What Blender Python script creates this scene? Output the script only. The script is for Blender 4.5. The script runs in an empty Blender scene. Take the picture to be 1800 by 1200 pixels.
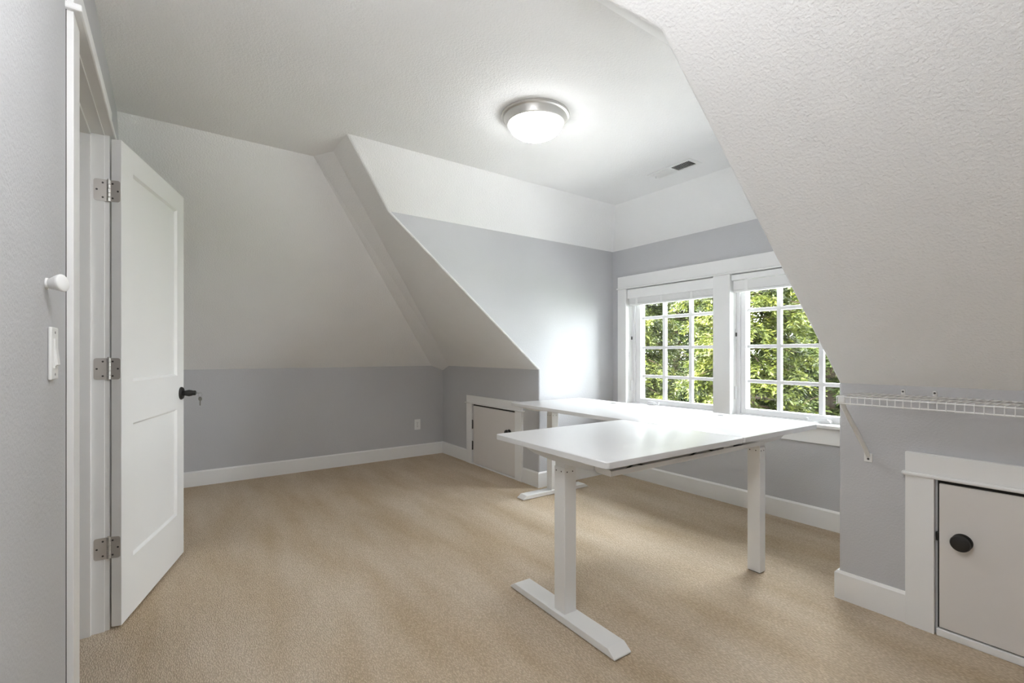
import bpy, bmesh, math, random
import numpy as np
from mathutils import Vector, Matrix

SC = bpy.context.scene
COL = SC.collection
rad = math.radians

# ------------------------------------------------------------------ camera
cam_data = bpy.data.cameras.new('camera')
cam = bpy.data.objects.new('camera', cam_data)
COL.objects.link(cam)
CAM_YAW = 54.314
cam.location = (4.944, -2.5578, 1.1513)
cam.rotation_euler = (rad(90), 0, rad(CAM_YAW))
cam_data.sensor_width = 36.0
cam_data.lens = 829.57 / 1800 * 36.0
cam_data.shift_y = (621.55 - 600) / 1800
cam_data.clip_start = 0.01
SC.camera = cam

# ------------------------------------------------------------------ sky, sun, exposure
world = bpy.data.worlds.new('sky')
SC.world = world
world.use_nodes = True
wn = world.node_tree.nodes
wl = world.node_tree.links
bg = wn['Background']
sky = wn.new('ShaderNodeTexSky')
sky.sky_type = 'NISHITA'
sky.sun_disc = False
sky.sun_elevation = rad(52)
sky.sun_rotation = rad(200)
sky.air_density = 1.0
sky.dust_density = 3.0
soft = wn.new('ShaderNodeMixRGB')
soft.blend_type = 'MIX'
soft.inputs['Fac'].default_value = 0.9
soft.inputs['Color2'].default_value = (0.95, 0.975, 1.0, 1)
scale = wn.new('ShaderNodeVectorMath')
scale.operation = 'SCALE'
scale.inputs['Scale'].default_value = 0.25
wl.new(sky.outputs[0], scale.inputs[0])
wl.new(scale.outputs[0], soft.inputs['Color1'])
wl.new(soft.outputs[0], bg.inputs['Color'])
bg.inputs['Strength'].default_value = 16.5

sun_data = bpy.data.lights.new('sun', 'SUN')
sun_data.energy = 34.0
sun_data.angle = rad(2)
sun_data.color = (1.0, 0.93, 0.8)
sun = bpy.data.objects.new('sun', sun_data)
COL.objects.link(sun)
sun.location = (-4, -6, 9)
sun.rotation_euler = Vector((0.30, 0.70, -0.72)).to_track_quat('-Z', 'Y').to_euler()


def portal(name, loc, direction, sx, sy):
    d = bpy.data.lights.new(name, 'AREA')
    d.shape = 'RECTANGLE'
    d.size, d.size_y = sx, sy
    d.cycles.is_portal = True
    o = bpy.data.objects.new(name, d)
    COL.objects.link(o)
    o.location = loc
    o.rotation_euler = Vector(direction).to_track_quat('-Z', 'Z').to_euler()
    return o


portal('daylight_portal', (2.40, 1.16, 1.25), (0, -1, 0), 0.95, 1.2)
portal('daylight_portal', (3.42, 1.16, 1.25), (0, -1, 0), 0.95, 1.2)

vs = SC.view_settings
vs.view_transform = 'Standard'
vs.look = 'None'
vs.gamma = 1.0
vs.use_curve_mapping = False
vs.exposure = 1.22
SC.cycles.use_denoising = True
SC.cycles.max_bounces = 14
SC.cycles.diffuse_bounces = 12
SC.cycles.transparent_max_bounces = 24
SC.cycles.sample_clamp_indirect = 6.0

# ------------------------------------------------------------------ room measures (metres)
HK = 1.014          # knee wall height
ZC = 2.457          # flat ceiling
ZT = 2.143          # top of the dormer walls
TB = 0.8392         # slope of the ceiling over the dormer side
TA = 0.88           # slope of the ceiling over the left knee wall
D1, D2, W = 1.776, 4.033, 0.929
X3, X4, WF = 2.101, 3.708, 0.604
YT = -(ZT - HK) / TB
YC = -(ZC - HK) / TB
XA, YA, XB = 1.641, -1.803, 1.802
XR = 6.4
HB = 0.131          # baseboard height
CH = 0.146          # chamfer board foot on both walls
FLOORZ = 0.0


def yfront(x):      # the door wall is not quite parallel to the window wall
    return -2.788 - (3.2 - x) * 0.0096


# ------------------------------------------------------------------ materials
def principled(name):
    m = bpy.data.materials.new(name)
    m.use_nodes = True
    nt = m.node_tree
    return m, nt.nodes, nt.links, nt.nodes['Principled BSDF']


def paint(name, col, rough=0.55, var=0.02, bump=0.0, bscale=160.0, spec=0.4, metallic=0.0, detail=3.0):
    m, n, l, b = principled(name)
    b.inputs['Roughness'].default_value = rough
    b.inputs['Metallic'].default_value = metallic
    b.inputs['Specular IOR Level'].default_value = spec
    tc = n.new('ShaderNodeTexCoord')
    no = n.new('ShaderNodeTexNoise')
    no.inputs['Scale'].default_value = 3.0
    no.inputs['Detail'].default_value = 4.0
    l.new(tc.outputs['Object'], no.inputs['Vector'])
    cr = n.new('ShaderNodeValToRGB')
    cr.color_ramp.elements[0].position = 0.3
    cr.color_ramp.elements[1].position = 0.7
    cr.color_ramp.elements[0].color = tuple(c * (1 - var) for c in col) + (1,)
    cr.color_ramp.elements[1].color = tuple(min(1, c * (1 + var)) for c in col) + (1,)
    l.new(no.outputs['Fac'], cr.inputs['Fac'])
    l.new(cr.outputs['Color'], b.inputs['Base Color'])
    if bump > 0:
        nb = n.new('ShaderNodeTexNoise')
        nb.inputs['Scale'].default_value = bscale
        nb.inputs['Detail'].default_value = detail
        nb.inputs['Roughness'].default_value = 0.55
        l.new(tc.outputs['Object'], nb.inputs['Vector'])
        bp = n.new('ShaderNodeBump')
        bp.inputs['Strength'].default_value = bump
        bp.inputs['Distance'].default_value = 0.004
        l.new(nb.outputs['Fac'], bp.inputs['Height'])
        l.new(bp.outputs['Normal'], b.inputs['Normal'])
    return m


M_WALL = paint('grey_wall_paint', (0.53, 0.532, 0.548), 0.6, 0.012, 0.4, 115, 0.3)
M_CEIL = paint('white_ceiling_paint', (0.86, 0.86, 0.86), 0.7, 0.012, 0.78, 115, 0.25)
M_TRIM = paint('white_trim_enamel', (0.83, 0.83, 0.825), 0.35, 0.01, 0.0)
M_DOOR = paint('white_door_enamel', (0.83, 0.83, 0.825), 0.38, 0.01, 0.03, 220)
M_HATCH = paint('off_white_hatch_paint', (0.72, 0.69, 0.665), 0.45, 0.012, 0.04, 180)
M_VINYL = paint('white_vinyl', (0.86, 0.86, 0.87), 0.3, 0.006)
M_DESK = paint('white_laminate', (0.73, 0.73, 0.735), 0.3, 0.006, 0.02, 400, 0.5)
M_EDGE = paint('white_edge_band', (0.80, 0.79, 0.775), 0.4, 0.01)
M_STEEL = paint('white_powder_coat', (0.80, 0.80, 0.795), 0.38, 0.008, 0.03, 600)
M_PLAST = paint('white_plastic', (0.82, 0.82, 0.81), 0.35, 0.006)
M_BLIND = paint('white_faux_wood', (0.87, 0.87, 0.865), 0.4, 0.012)
M_WIRE = paint('white_wire_coating', (0.78, 0.78, 0.77), 0.35, 0.006)
M_NICKEL = paint('brushed_nickel', (0.68, 0.665, 0.64), 0.38, 0.04, 0.02, 300, 0.5, 0.75)
M_SATIN = paint('satin_nickel', (0.60, 0.57, 0.54), 0.5, 0.04, 0.0, 100, 0.5, 0.55)
M_BLACK = paint('black_metal', (0.012, 0.011, 0.010), 0.38, 0.1, 0.0, 100, 0.5)
M_DARK = paint('dark_gap', (0.03, 0.027, 0.024), 0.8, 0.05)
M_SCREW = paint('dark_screw', (0.10, 0.095, 0.09), 0.4, 0.05, 0, 100, 0.5, 0.6)
M_KEY = paint('dull_key_metal', (0.24, 0.23, 0.205), 0.35, 0.05, 0, 100, 0.5, 1.0)
M_HALL = paint('hall_paint', (0.55, 0.53, 0.50), 0.7, 0.02)
M_BARK = paint('bark', (0.060, 0.042, 0.030), 0.9, 0.35, 0.8, 14, 0.2)
M_BOUNCE = paint('pale_bounce_surface', (0.82, 0.82, 0.81), 0.8, 0.04, 0.1, 40)  # surface of the added daylight reflector
M_LAWN = paint('lawn', (0.05, 0.09, 0.025), 0.9, 0.4, 0.5, 20, 0.2)


def carpet_material():
    m, n, l, b = principled('beige_loop_carpet')
    b.inputs['Roughness'].default_value = 0.95
    b.inputs['Specular IOR Level'].default_value = 0.1
    tc = n.new('ShaderNodeTexCoord')
    rot = n.new('ShaderNodeMapping')
    rot.inputs['Rotation'].default_value = (0, 0, rad(-140))
    rot.inputs['Scale'].default_value = (0.36, 1.0, 1.0)
    l.new(tc.outputs['Object'], rot.inputs['Vector'])
    vo = n.new('ShaderNodeTexVoronoi')
    vo.inputs['Scale'].default_value = 230.0
    l.new(rot.outputs['Vector'], vo.inputs['Vector'])
    fine = n.new('ShaderNodeTexNoise')
    fine.inputs['Scale'].default_value = 260.0
    fine.inputs['Detail'].default_value = 3.0
    l.new(rot.outputs['Vector'], fine.inputs['Vector'])
    # brushed patches left by the vacuum cleaner
    st = n.new('ShaderNodeMapping')
    st.inputs['Rotation'].default_value = (0, 0, rad(28))
    st.inputs['Scale'].default_value = (0.55, 2.3, 1.0)
    l.new(tc.outputs['Object'], st.inputs['Vector'])
    big = n.new('ShaderNodeTexNoise')
    big.inputs['Scale'].default_value = 1.9
    big.inputs['Detail'].default_value = 3.0
    l.new(st.outputs['Vector'], big.inputs['Vector'])
    cr = n.new('ShaderNodeValToRGB')
    cr.color_ramp.elements[0].position = 0.33
    cr.color_ramp.elements[1].position = 0.68
    cr.color_ramp.elements[0].color = (0.56, 0.452, 0.325, 1)
    cr.color_ramp.elements[1].color = (0.68, 0.585, 0.47, 1)
    l.new(big.outputs['Fac'], cr.inputs['Fac'])
    dk = n.new('ShaderNodeValToRGB')
    dk.color_ramp.elements[0].position = 0.0
    dk.color_ramp.elements[1].position = 0.62
    dk.color_ramp.elements[0].color = (1.10, 1.10, 1.10, 1)
    dk.color_ramp.elements[1].color = (0.76, 0.74, 0.71, 1)
    l.new(vo.outputs['Distance'], dk.inputs['Fac'])
    mul = n.new('ShaderNodeMixRGB')
    mul.blend_type = 'MULTIPLY'
    mul.inputs['Fac'].default_value = 1.0
    l.new(cr.outputs['Color'], mul.inputs['Color1'])
    l.new(dk.outputs['Color'], mul.inputs['Color2'])
    f2 = n.new('ShaderNodeMixRGB')
    f2.blend_type = 'OVERLAY'
    f2.inputs['Fac'].default_value = 0.35
    l.new(mul.outputs['Color'], f2.inputs['Color1'])
    l.new(fine.outputs['Fac'], f2.inputs['Color2'])
    l.new(f2.outputs['Color'], b.inputs['Base Color'])
    inv = n.new('ShaderNodeMath')
    inv.operation = 'SUBTRACT'
    inv.inputs[0].default_value = 1.0
    l.new(vo.outputs['Distance'], inv.inputs[1])
    bp = n.new('ShaderNodeBump')
    bp.inputs['Strength'].default_value = 0.7
    bp.inputs['Distance'].default_value = 0.004
    l.new(inv.outputs[0], bp.inputs['Height'])
    l.new(bp.outputs['Normal'], b.inputs['Normal'])
    return m


M_CARPET = carpet_material()


def glass_material():
    m = bpy.data.materials.new('window_glass')
    m.use_nodes = True
    n, l = m.node_tree.nodes, m.node_tree.links
    n.clear()
    out = n.new('ShaderNodeOutputMaterial')
    tr = n.new('ShaderNodeBsdfTransparent')
    tr.inputs['Color'].default_value = (0.97, 0.985, 0.98, 1)
    gl = n.new('ShaderNodeBsdfGlossy')
    gl.inputs['Roughness'].default_value = 0.02
    fr = n.new('ShaderNodeFresnel')
    fr.inputs['IOR'].default_value = 1.3
    mx = n.new('ShaderNodeMixShader')
    l.new(fr.outputs[0], mx.inputs[0])
    l.new(tr.outputs[0], mx.inputs[1])
    l.new(gl.outputs[0], mx.inputs[2])
    l.new(mx.outputs[0], out.inputs['Surface'])
    return m


M_GLASS = glass_material()


def lamp_material(name, power):
    m, n, l, b = principled(name)
    b.inputs['Base Color'].default_value = (0.9, 0.9, 0.88, 1)
    b.inputs['Roughness'].default_value = 0.3
    b.inputs['Emission Color'].default_value = (0.97, 0.985, 1.0, 1)
    b.inputs['Emission Strength'].default_value = power
    return m


M_LAMP = lamp_material('lit_opal_glass', 12.5)
M_FILL = lamp_material('fill_light_glow', 16.0)  # glow of the added fill globe


def leaf_material(name, dark, mid, light, scale):
    m, n, l, b = principled(name)
    b.inputs['Roughness'].default_value = 0.55
    b.inputs['Specular IOR Level'].default_value = 0.3
    tc = n.new('ShaderNodeTexCoord')
    no = n.new('ShaderNodeTexNoise')
    no.inputs['Scale'].default_value = scale
    no.inputs['Detail'].default_value = 6.0
    no.inputs['Roughness'].default_value = 0.7
    l.new(tc.outputs['Object'], no.inputs['Vector'])
    cr = n.new('ShaderNodeValToRGB')
    cr.color_ramp.elements[0].position = 0.34
    cr.color_ramp.elements[0].color = dark + (1,)
    cr.color_ramp.elements[1].position = 0.68
    cr.color_ramp.elements[1].color = light + (1,)
    e = cr.color_ramp.elements.new(0.5)
    e.color = mid + (1,)
    l.new(no.outputs['Fac'], cr.inputs['Fac'])
    l.new(cr.outputs['Color'], b.inputs['Base Color'])
    tl = n.new('ShaderNodeBsdfTranslucent')
    l.new(cr.outputs['Color'], tl.inputs['Color'])
    mx = n.new('ShaderNodeMixShader')
    mx.inputs[0].default_value = 0.3
    out = n['Material Output']
    l.new(b.outputs[0], mx.inputs[1])
    l.new(tl.outputs[0], mx.inputs[2])
    l.new(mx.outputs[0], out.inputs['Surface'])
    return m


M_LEAF_A = leaf_material('yellow_green_needles', (0.006, 0.010, 0.0015), (0.034, 0.044, 0.006), (0.118, 0.126, 0.019), 3.2)
M_LEAF_B = leaf_material('mid_green_needles', (0.005, 0.009, 0.0015), (0.022, 0.034, 0.006), (0.072, 0.088, 0.019), 3.0)
M_LEAF_C = leaf_material('deep_green_needles', (0.005, 0.009, 0.003), (0.016, 0.028, 0.008), (0.048, 0.068, 0.021), 2.6)


# ------------------------------------------------------------------ mesh helpers
class MB:
    """collects shapes; build() links them as ONE mesh object"""

    def __init__(self):
        self.bm = bmesh.new()

    def box(self, lo, hi, bev=0.0, seg=2, mat=None):
        lo, hi = Vector(lo), Vector(hi)
        t = bmesh.new()
        bmesh.ops.create_cube(t, size=1.0)
        for v in t.verts:
            v.co = Vector((lo[i] + (v.co[i] + 0.5) * (hi[i] - lo[i]) for i in range(3)))
        if bev > 0:
            bmesh.ops.bevel(t, geom=t.edges[:], offset=bev, segments=seg, affect='EDGES', profile=0.5)
        return self._merge(t, mat)

    def _merge(self, t, mat=None):
        if mat is not None:
            t.transform(mat)
        me = bpy.data.meshes.new('tmp')
        t.to_mesh(me)
        t.free()
        self.bm.from_mesh(me)
        bpy.data.meshes.remove(me)
        return self

    def poly(self, pts):
        vs_ = [self.bm.verts.new(p) for p in pts]
        self.bm.faces.new(vs_)
        return self

    def prism(self, prof, a, b, mat=None, bev=0.0):
        """prof: list of (u, v, 0-plane) 3D points at one end, extruded by vector b - a"""
        t = bmesh.new()
        d = Vector(b) - Vector(a)
        v0 = [t.verts.new(Vector(p) + Vector(a)) for p in prof]
        v1 = [t.verts.new(Vector(p) + Vector(a) + d) for p in prof]
        t.faces.new(v0)
        t.faces.new(list(reversed(v1)))
        k = len(prof)
        for i in range(k):
            t.faces.new([v0[i], v1[i], v1[(i + 1) % k], v0[(i + 1) % k]][::-1])
        bmesh.ops.recalc_face_normals(t, faces=t.faces[:])
        if bev > 0:
            bmesh.ops.bevel(t, geom=t.edges[:], offset=bev, segments=2, affect='EDGES', profile=0.5)
        return self._merge(t, mat)

    def lathe(self, prof, n=32, mat=None, caps=True):
        """prof: (radius, z) pairs around the z axis"""
        t = bmesh.new()
        rings = []
        for r, z in prof:
            if r < 1e-6:
                rings.append([t.verts.new((0, 0, z))])
            else:
                rings.append([t.verts.new((r * math.cos(2 * math.pi * i / n), r * math.sin(2 * math.pi * i / n), z)) for i in range(n)])
        for A, B in zip(rings, rings[1:]):
            for i in range(n):
                j = (i + 1) % n
                if len(A) == 1 and len(B) == 1:
                    continue
                if len(A) == 1:
                    t.faces.new([A[0], B[i], B[j]])
                elif len(B) == 1:
                    t.faces.new([A[i], A[j], B[0]])
                else:
                    t.faces.new([A[i], A[j], B[j], B[i]])
        if caps:
            for R in (rings[0], rings[-1]):
                if len(R) > 2:
                    t.faces.new(R)
        bmesh.ops.recalc_face_normals(t, faces=t.faces[:])
        return self._merge(t, mat)

    def tube(self, pts, r, n=8):
        """round bar through points; r a number or one radius per point"""
        pts = [Vector(p) for p in pts]
        rs = r if isinstance(r, (list, tuple)) else [r] * len(pts)
        t = bmesh.new()
        rings = []
        up = None
        for i, p in enumerate(pts):
            d = (pts[min(i + 1, len(pts) - 1)] - pts[max(i - 1, 0)]).normalized()
            if up is None:
                up = Vector((0, 0, 1)) if abs(d.z) < 0.9 else Vector((1, 0, 0))
            s = d.cross(up).normalized()
            up = s.cross(d).normalized()
            rings.append([t.verts.new(p + (s * math.cos(2 * math.pi * k / n) + up * math.sin(2 * math.pi * k / n)) * rs[i]) for k in range(n)])
        for A, B in zip(rings, rings[1:]):
            for k in range(n):
                t.faces.new([A[k], A[(k + 1) % n], B[(k + 1) % n], B[k]])
        t.faces.new(rings[0])
        t.faces.new(rings[-1])
        bmesh.ops.recalc_face_normals(t, faces=t.faces[:])
        return self._merge(t)

    def build(self, name, material, parent=None, smooth=False, mesh_only=False):
        me = bpy.data.meshes.new(name)
        self.bm.to_mesh(me)
        self.bm.free()
        me.materials.append(material)
        if smooth:
            for p in me.polygons:
                p.use_smooth = True
        o = bpy.data.objects.new(name, me)
        COL.objects.link(o)
        if parent is not None:
            o.parent = parent
        return o


def tag(o, label=None, cat=None, group=None, kind=None):
    if label:
        o['label'] = label
    if cat:
        o['category'] = cat
    if group:
        o['group'] = group
    if kind:
        o['kind'] = kind
    return o


def empty(name, loc=(0, 0, 0), rz=0.0, parent=None):
    o = bpy.data.objects.new(name, None)
    COL.objects.link(o)
    o.empty_display_size = 0.1
    o.location = loc
    o.rotation_euler = (0, 0, rz)
    if parent is not None:
        o.parent = parent
    return o


def smooth_by_angle(o, ang=35):
    me = o.data
    for p in me.polygons:
        p.use_smooth = True
    bm = bmesh.new()
    bm.from_mesh(me)
    for e in bm.edges:
        if len(e.link_faces) == 2 and e.calc_face_angle(0) > rad(ang):
            e.smooth = False
    bm.to_mesh(me)
    bm.free()
    return o


def structure(name, mb, mat, label, cat, smooth=False):
    if smooth:
        bmesh.ops.remove_doubles(mb.bm, verts=mb.bm.verts[:], dist=1e-5)
        bmesh.ops.recalc_face_normals(mb.bm, faces=mb.bm.faces[:])
    o = mb.build(name, mat, None)
    if smooth:
        smooth_by_angle(o, 30)
    return tag(o, label, cat, kind='structure')


def arc(p1, c, p2, n=6):
    p1, c, p2 = Vector(p1), Vector(c), Vector(p2)
    out = []
    w = 0.7071
    for i in range(n + 1):
        t = i / n
        a, b, d = (1 - t) ** 2, 2 * t * (1 - t) * w, t * t
        out.append((p1 * a + c * b + p2 * d) / (a + b + d))
    return out


# ------------------------------------------------------------------ room shell
R_ = 0.013
Q = math.sqrt(1 + TB * TB)
nodes = {}
for side, X, XU, s in (('left', D1, X3, -1), ('right', D2, X4, 1)):
    P1 = [Vector((X + s * R_, 0, 0)), Vector((X + s * R_, 0, HK)), Vector((X + s * R_, YT, ZT)), Vector((XU + s * R_, YC, ZC))]
    CC = [Vector((X, 0, 0)), Vector((X, 0, HK)), Vector((X, YT, ZT)), Vector((XU, YC, ZC))]
    dz = R_ * Q
    P2 = [Vector((X, R_, 0)), Vector((X, R_, HK + dz - TB * R_)), Vector((X, YT + dz / TB, ZT)), Vector((XU, YC + dz / TB, ZC))]
    nodes[side] = (P1, CC, P2)

b = MB()
b.poly([(-0.3, -2.93, 0), (XR, -2.93, 0), (XR, W + 0.3, 0), (-0.3, W + 0.3, 0)])
structure('floor', b, M_CARPET, 'beige loop pile carpet covering the whole attic room', 'carpet')

DIP = 0.055
b = MB()
b.poly([(0, yfront(0), 0), (0, 0, 0), (0, 0, HK - DIP), (0, -CH, HK), (0, yfront(0), HK)])
structure('wall_left', b, M_WALL, 'low grey knee wall behind the open door, carrying the outlet', 'wall')

P1, CC, P2 = nodes['left']
b = MB()
b.poly([(0, 0, 0), P1[0], P1[1], (CH, 0, HK), (0, 0, HK - DIP)])


def bullnose(b, side, i, j):
    P1, CC, P2 = nodes[side]
    a0 = arc(P1[i], CC[i], P2[i])
    a1 = arc(P1[j], CC[j], P2[j])
    for k in range(len(a0) - 1):
        b.poly([a0[k], a0[k + 1], a1[k + 1], a1[k]])


bullnose(b, 'left', 0, 1)
o = structure('wall_back_left', b, M_WALL, 'low grey knee wall around the small hatch left of the dormer', 'wall', True)

b = MB()
b.poly([P2[0], (D1, W, 0), (D1, W, ZT), P2[2], P2[1]])
structure('wall_dormer_left', b, M_WALL, 'bright grey left side wall of the dormer, beside the left window', 'wall', True)

b = MB()
wy = W
holes = ((1.956, 2.840), (2.980, 3.860))
hz0, hz1 = 0.655, 1.765
b.poly([(D1, wy, 0), (D2, wy, 0), (D2, wy, hz0), (D1, wy, hz0)])
b.poly([(D1, wy, hz1), (D2, wy, hz1), (D2, wy, ZT), (D1, wy, ZT)])
for x0, x1 in ((D1, 1.956), (2.840, 2.980), (3.860, D2)):
    b.poly([(x0, wy, hz0), (x1, wy, hz0), (x1, wy, hz1), (x0, wy, hz1)])
structure('wall_dormer_back', b, M_WALL, 'grey dormer end wall holding the two windows', 'wall')

P1r, CCr, P2r = nodes['right']
b = MB()
b.poly([P2r[0], (D2, W, 0), (D2, W, ZT), P2r[2], P2r[1]])
structure('wall_dormer_right', b, M_WALL, 'right side wall of the dormer, hidden behind the sloped ceiling edge', 'wall', True)

b = MB()
b.poly([P1r[0], (XR, 0, 0), (XR, 0, HK), P1r[1]])
bullnose(b, 'right', 0, 1)
structure('wall_back_right', b, M_WALL, 'low grey knee wall under the wire shelf, right of the dormer', 'wall', True)

# sloped ceilings
b = MB()
b.poly([(0, -CH, HK), (XA, YA, ZC), (XA, yfront(XA), ZC), (0, yfront(0), HK)])
structure('ceiling_slope_left', b, M_CEIL, 'white sloped ceiling rising from the left knee wall', 'ceiling')
b = MB()
b.poly([(0, 0, HK - DIP), (CH, 0, HK), (0, -CH, HK)])
b.poly([(CH, 0, HK), (XB, YC, ZC), (XA, YA, ZC), (0, -CH, HK)])
structure('ceiling_slope_corner', b, M_CEIL, 'narrow slanted strip in the corner between two sloped ceilings', 'ceiling')
b = MB()
b.poly([(CH, 0, HK), P1[1], P1[2], P1[3], (XB, YC, ZC)])
bullnose(b, 'left', 1, 2)
structure('ceiling_slope_back_left', b, M_CEIL, 'sloped ceiling triangle above the small left hatch', 'ceiling', True)
b = MB()
b.poly([P1r[1], (XR, 0, HK), (XR, YC, ZC), P1r[3], P1r[2]])
bullnose(b, 'right', 1, 2)
structure('ceiling_slope_back_right', b, M_CEIL, 'large textured sloped ceiling above the wire shelf', 'ceiling', True)
b = MB()
b.poly([P2[2], (D1, W, ZT), (X3, WF, ZC), P2[3]])
bullnose(b, 'left', 2, 3)
structure('ceiling_dormer_left', b, M_CEIL, 'slanted strip of ceiling over the left dormer wall', 'ceiling', True)
b = MB()
b.poly([P2r[2], (D2, W, ZT), (X4, WF, ZC), P2r[3]])
bullnose(b, 'right', 2, 3)
structure('ceiling_dormer_right', b, M_CEIL, 'slanted strip of ceiling over the right dormer wall', 'ceiling', True)
b = MB()
b.poly([(D1, W, ZT), (D2, W, ZT), (X4, WF, ZC), (X3, WF, ZC)])
structure('ceiling_dormer_back', b, M_CEIL, 'slanted strip of ceiling over the windows', 'ceiling')
b = MB()
aL = arc(P1[3], CC[3], P2[3])
aR = arc(P1r[3], CCr[3], P2r[3])
b.poly([(XA, yfront(XA), ZC), (XR, yfront(XR), ZC), (XR, YC, ZC)] + aR + [(X4, WF, ZC), (X3, WF, ZC)] + list(reversed(aL)) + [(XB, YC, ZC), (XA, YA, ZC)])
structure('ceiling', b, M_CEIL, 'flat white ceiling carrying the round lamp and the air vent', 'ceiling')

# far end of the room behind the camera
b = MB()
b.poly([(XR, yfront(XR), 0), (XR, 0, 0), (XR, 0, HK), (XR, YC, ZC), (XR, yfront(XR), ZC)])
structure('wall_right', b, M_WALL, 'grey gable wall closing the room behind the camera', 'wall')

# door wall
OX0, OX1 = 2.374, 3.142
DH = 2.055
b = MB()


def fw(x, z):
    return (x, yfront(x), z)


b.poly([fw(0, 0), fw(0, HK), fw(XA, ZC), fw(OX0, ZC), fw(OX0, 0)])
b.poly([fw(OX0, DH), fw(OX0, ZC), fw(OX1, ZC), fw(OX1, DH)])
b.poly([fw(OX1, 0), fw(OX1, ZC), fw(XR, ZC), fw(XR, 0)])
structure('wall_front', b, M_WALL, 'pale grey wall at the left edge with the doorway and light switch', 'wall')

# dim hall behind the doorway
b = MB()
hy0, hy1 = -4.2, -2.93
b.poly([(1.6, hy0, 0), (4.4, hy0, 0), (4.4, hy0, ZC), (1.6, hy0, ZC)])
b.poly([(1.6, hy0, 0), (1.6, hy1, 0), (1.6, hy1, ZC), (1.6, hy0, ZC)])
b.poly([(4.4, hy0, 0), (4.4, hy1, 0), (4.4, hy1, ZC), (4.4, hy0, ZC)])
b.poly([(1.6, hy0, ZC), (4.4, hy0, ZC), (4.4, hy1, ZC), (1.6, hy1, ZC)])
b.poly([(1.6, hy1, 0), (OX0, hy1, 0), (OX0, hy1, ZC), (1.6, hy1, ZC)])
b.poly([(OX1, hy1, 0), (4.4, hy1, 0), (4.4, hy1, ZC), (OX1, hy1, ZC)])
b.poly([(OX0, hy1, DH), (OX1, hy1, DH), (OX1, hy1, ZC), (OX0, hy1, ZC)])
structure('wall_hall', b, M_HALL, 'walls of the dim hall beyond the doorway', 'wall')
b = MB()
b.poly([(1.6, hy0, 0), (4.4, hy0, 0), (4.4, hy1, 0), (1.6, hy1, 0)])
structure('floor_hall', b, M_CARPET, 'carpet of the hall beyond the doorway', 'carpet')

# ------------------------------------------------------------------ baseboards
T = 0.014


def baseboard(b, p, q, nrm, m0=0.0, m1=0.0):
    """from p to q on a wall whose room-side normal is nrm; m0/m1 lengthen the front face (mitres)"""
    p, q, n = Vector((p[0], p[1], 0)), Vector((q[0], q[1], 0)), Vector((nrm[0], nrm[1], 0))
    d = (q - p).normalized()
    prof = [(0, 0), (T, 0), (T, HB - 0.011), (T - 0.008, HB), (0, HB)]
    A = [b.bm.verts.new(p + n * u - d * (m0 * u / T) + Vector((0, 0, z))) for u, z in prof]
    B = [b.bm.verts.new(q + n * u + d * (m1 * u / T) + Vector((0, 0, z))) for u, z in prof]
    k = len(prof)
    for i in range(k):
        b.bm.faces.new([A[i], A[(i + 1) % k], B[(i + 1) % k], B[i]])
    b.bm.faces.new(A)
    b.bm.faces.new(list(reversed(B)))


def base_obj(name, label, segs):
    b = MB()
    for s in segs:
        baseboard(b, *s)
    bmesh.ops.recalc_face_normals(b.bm, faces=b.bm.faces[:])
    structure(name, b, M_TRIM, label, 'baseboard')


E_ = 0.0006
base_obj('baseboard_left', 'white baseboard along the left knee wall', [((0, yfront(0)), (0, 0), (1, 0), 0, -T)])
base_obj('baseboard_back_left', 'white baseboard around the small left hatch and dormer corner',
         [((0, 0), (0.580, 0), (0, -1), -T, 0), ((1.556, 0), (D1, 0), (0, -1), 0, T), ((D1, 0), (D1, W), (1, 0), T, -T)])
base_obj('baseboard_dormer_back', 'long white baseboard under the windows', [((D1, W), (D2, W), (0, -1), -T, -T)])
base_obj('baseboard_back_right', 'white baseboard wrapping the right dormer corner below the shelf',
         [((D2, W), (D2, 0), (-1, 0), -T, T), ((D2, 0), (4.287, 0), (0, -1), T, 0), ((5.33, 0), (XR, 0), (0, -1), 0, -T)])
base_obj('baseboard_front', 'white baseboard on the door wall',
         [((XR, yfront(XR)), (3.248, yfront(3.248)), (0, 1), -T, 0), ((2.28, yfront(2.28)), (0, yfront(0)), (0, 1), 0, -T)])
base_obj('baseboard_right', 'white baseboard on the gable wall', [((XR, 0), (XR, yfront(XR)), (-1, 0), -T, -T)])


# ------------------------------------------------------------------ casings
def casing(name, label, x0, x1, y, s, z0, zleg, zhead, wl, th=0.022, fil=0.012, over=0.010, fh=0.020, parts_under=None):
    """craftsman casing on a wall in the xz plane; s = direction into the room (+1 / -1 in y)"""
    e = empty(name, ((x0 + x1) / 2, y, z0))
    tag(e, label, 'casing', kind='structure')
    off = Vector((-(x0 + x1) / 2, -y, -z0))

    def bx(nm, lo, hi, bev=0.0015):
        lo, hi = Vector(lo), Vector(hi)
        l2 = Vector((min(lo[i], hi[i]) for i in range(3))) + off
        h2 = Vector((max(lo[i], hi[i]) for i in range(3))) + off
        return MB().box(l2, h2, bev).build(nm, M_TRIM, e)

    for (a, c) in wl:
        bx('casing_leg', (a, y, z0), (c, y + s * th, zleg))
    bx('fillet_strip', (x0 - over, y, zleg), (x1 + over, y + s * (th + fil), zleg + fh), 0.006)
    bx('head_board', (x0, y, zleg + fh), (x1, y + s * th, zhead))
    return e


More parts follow.
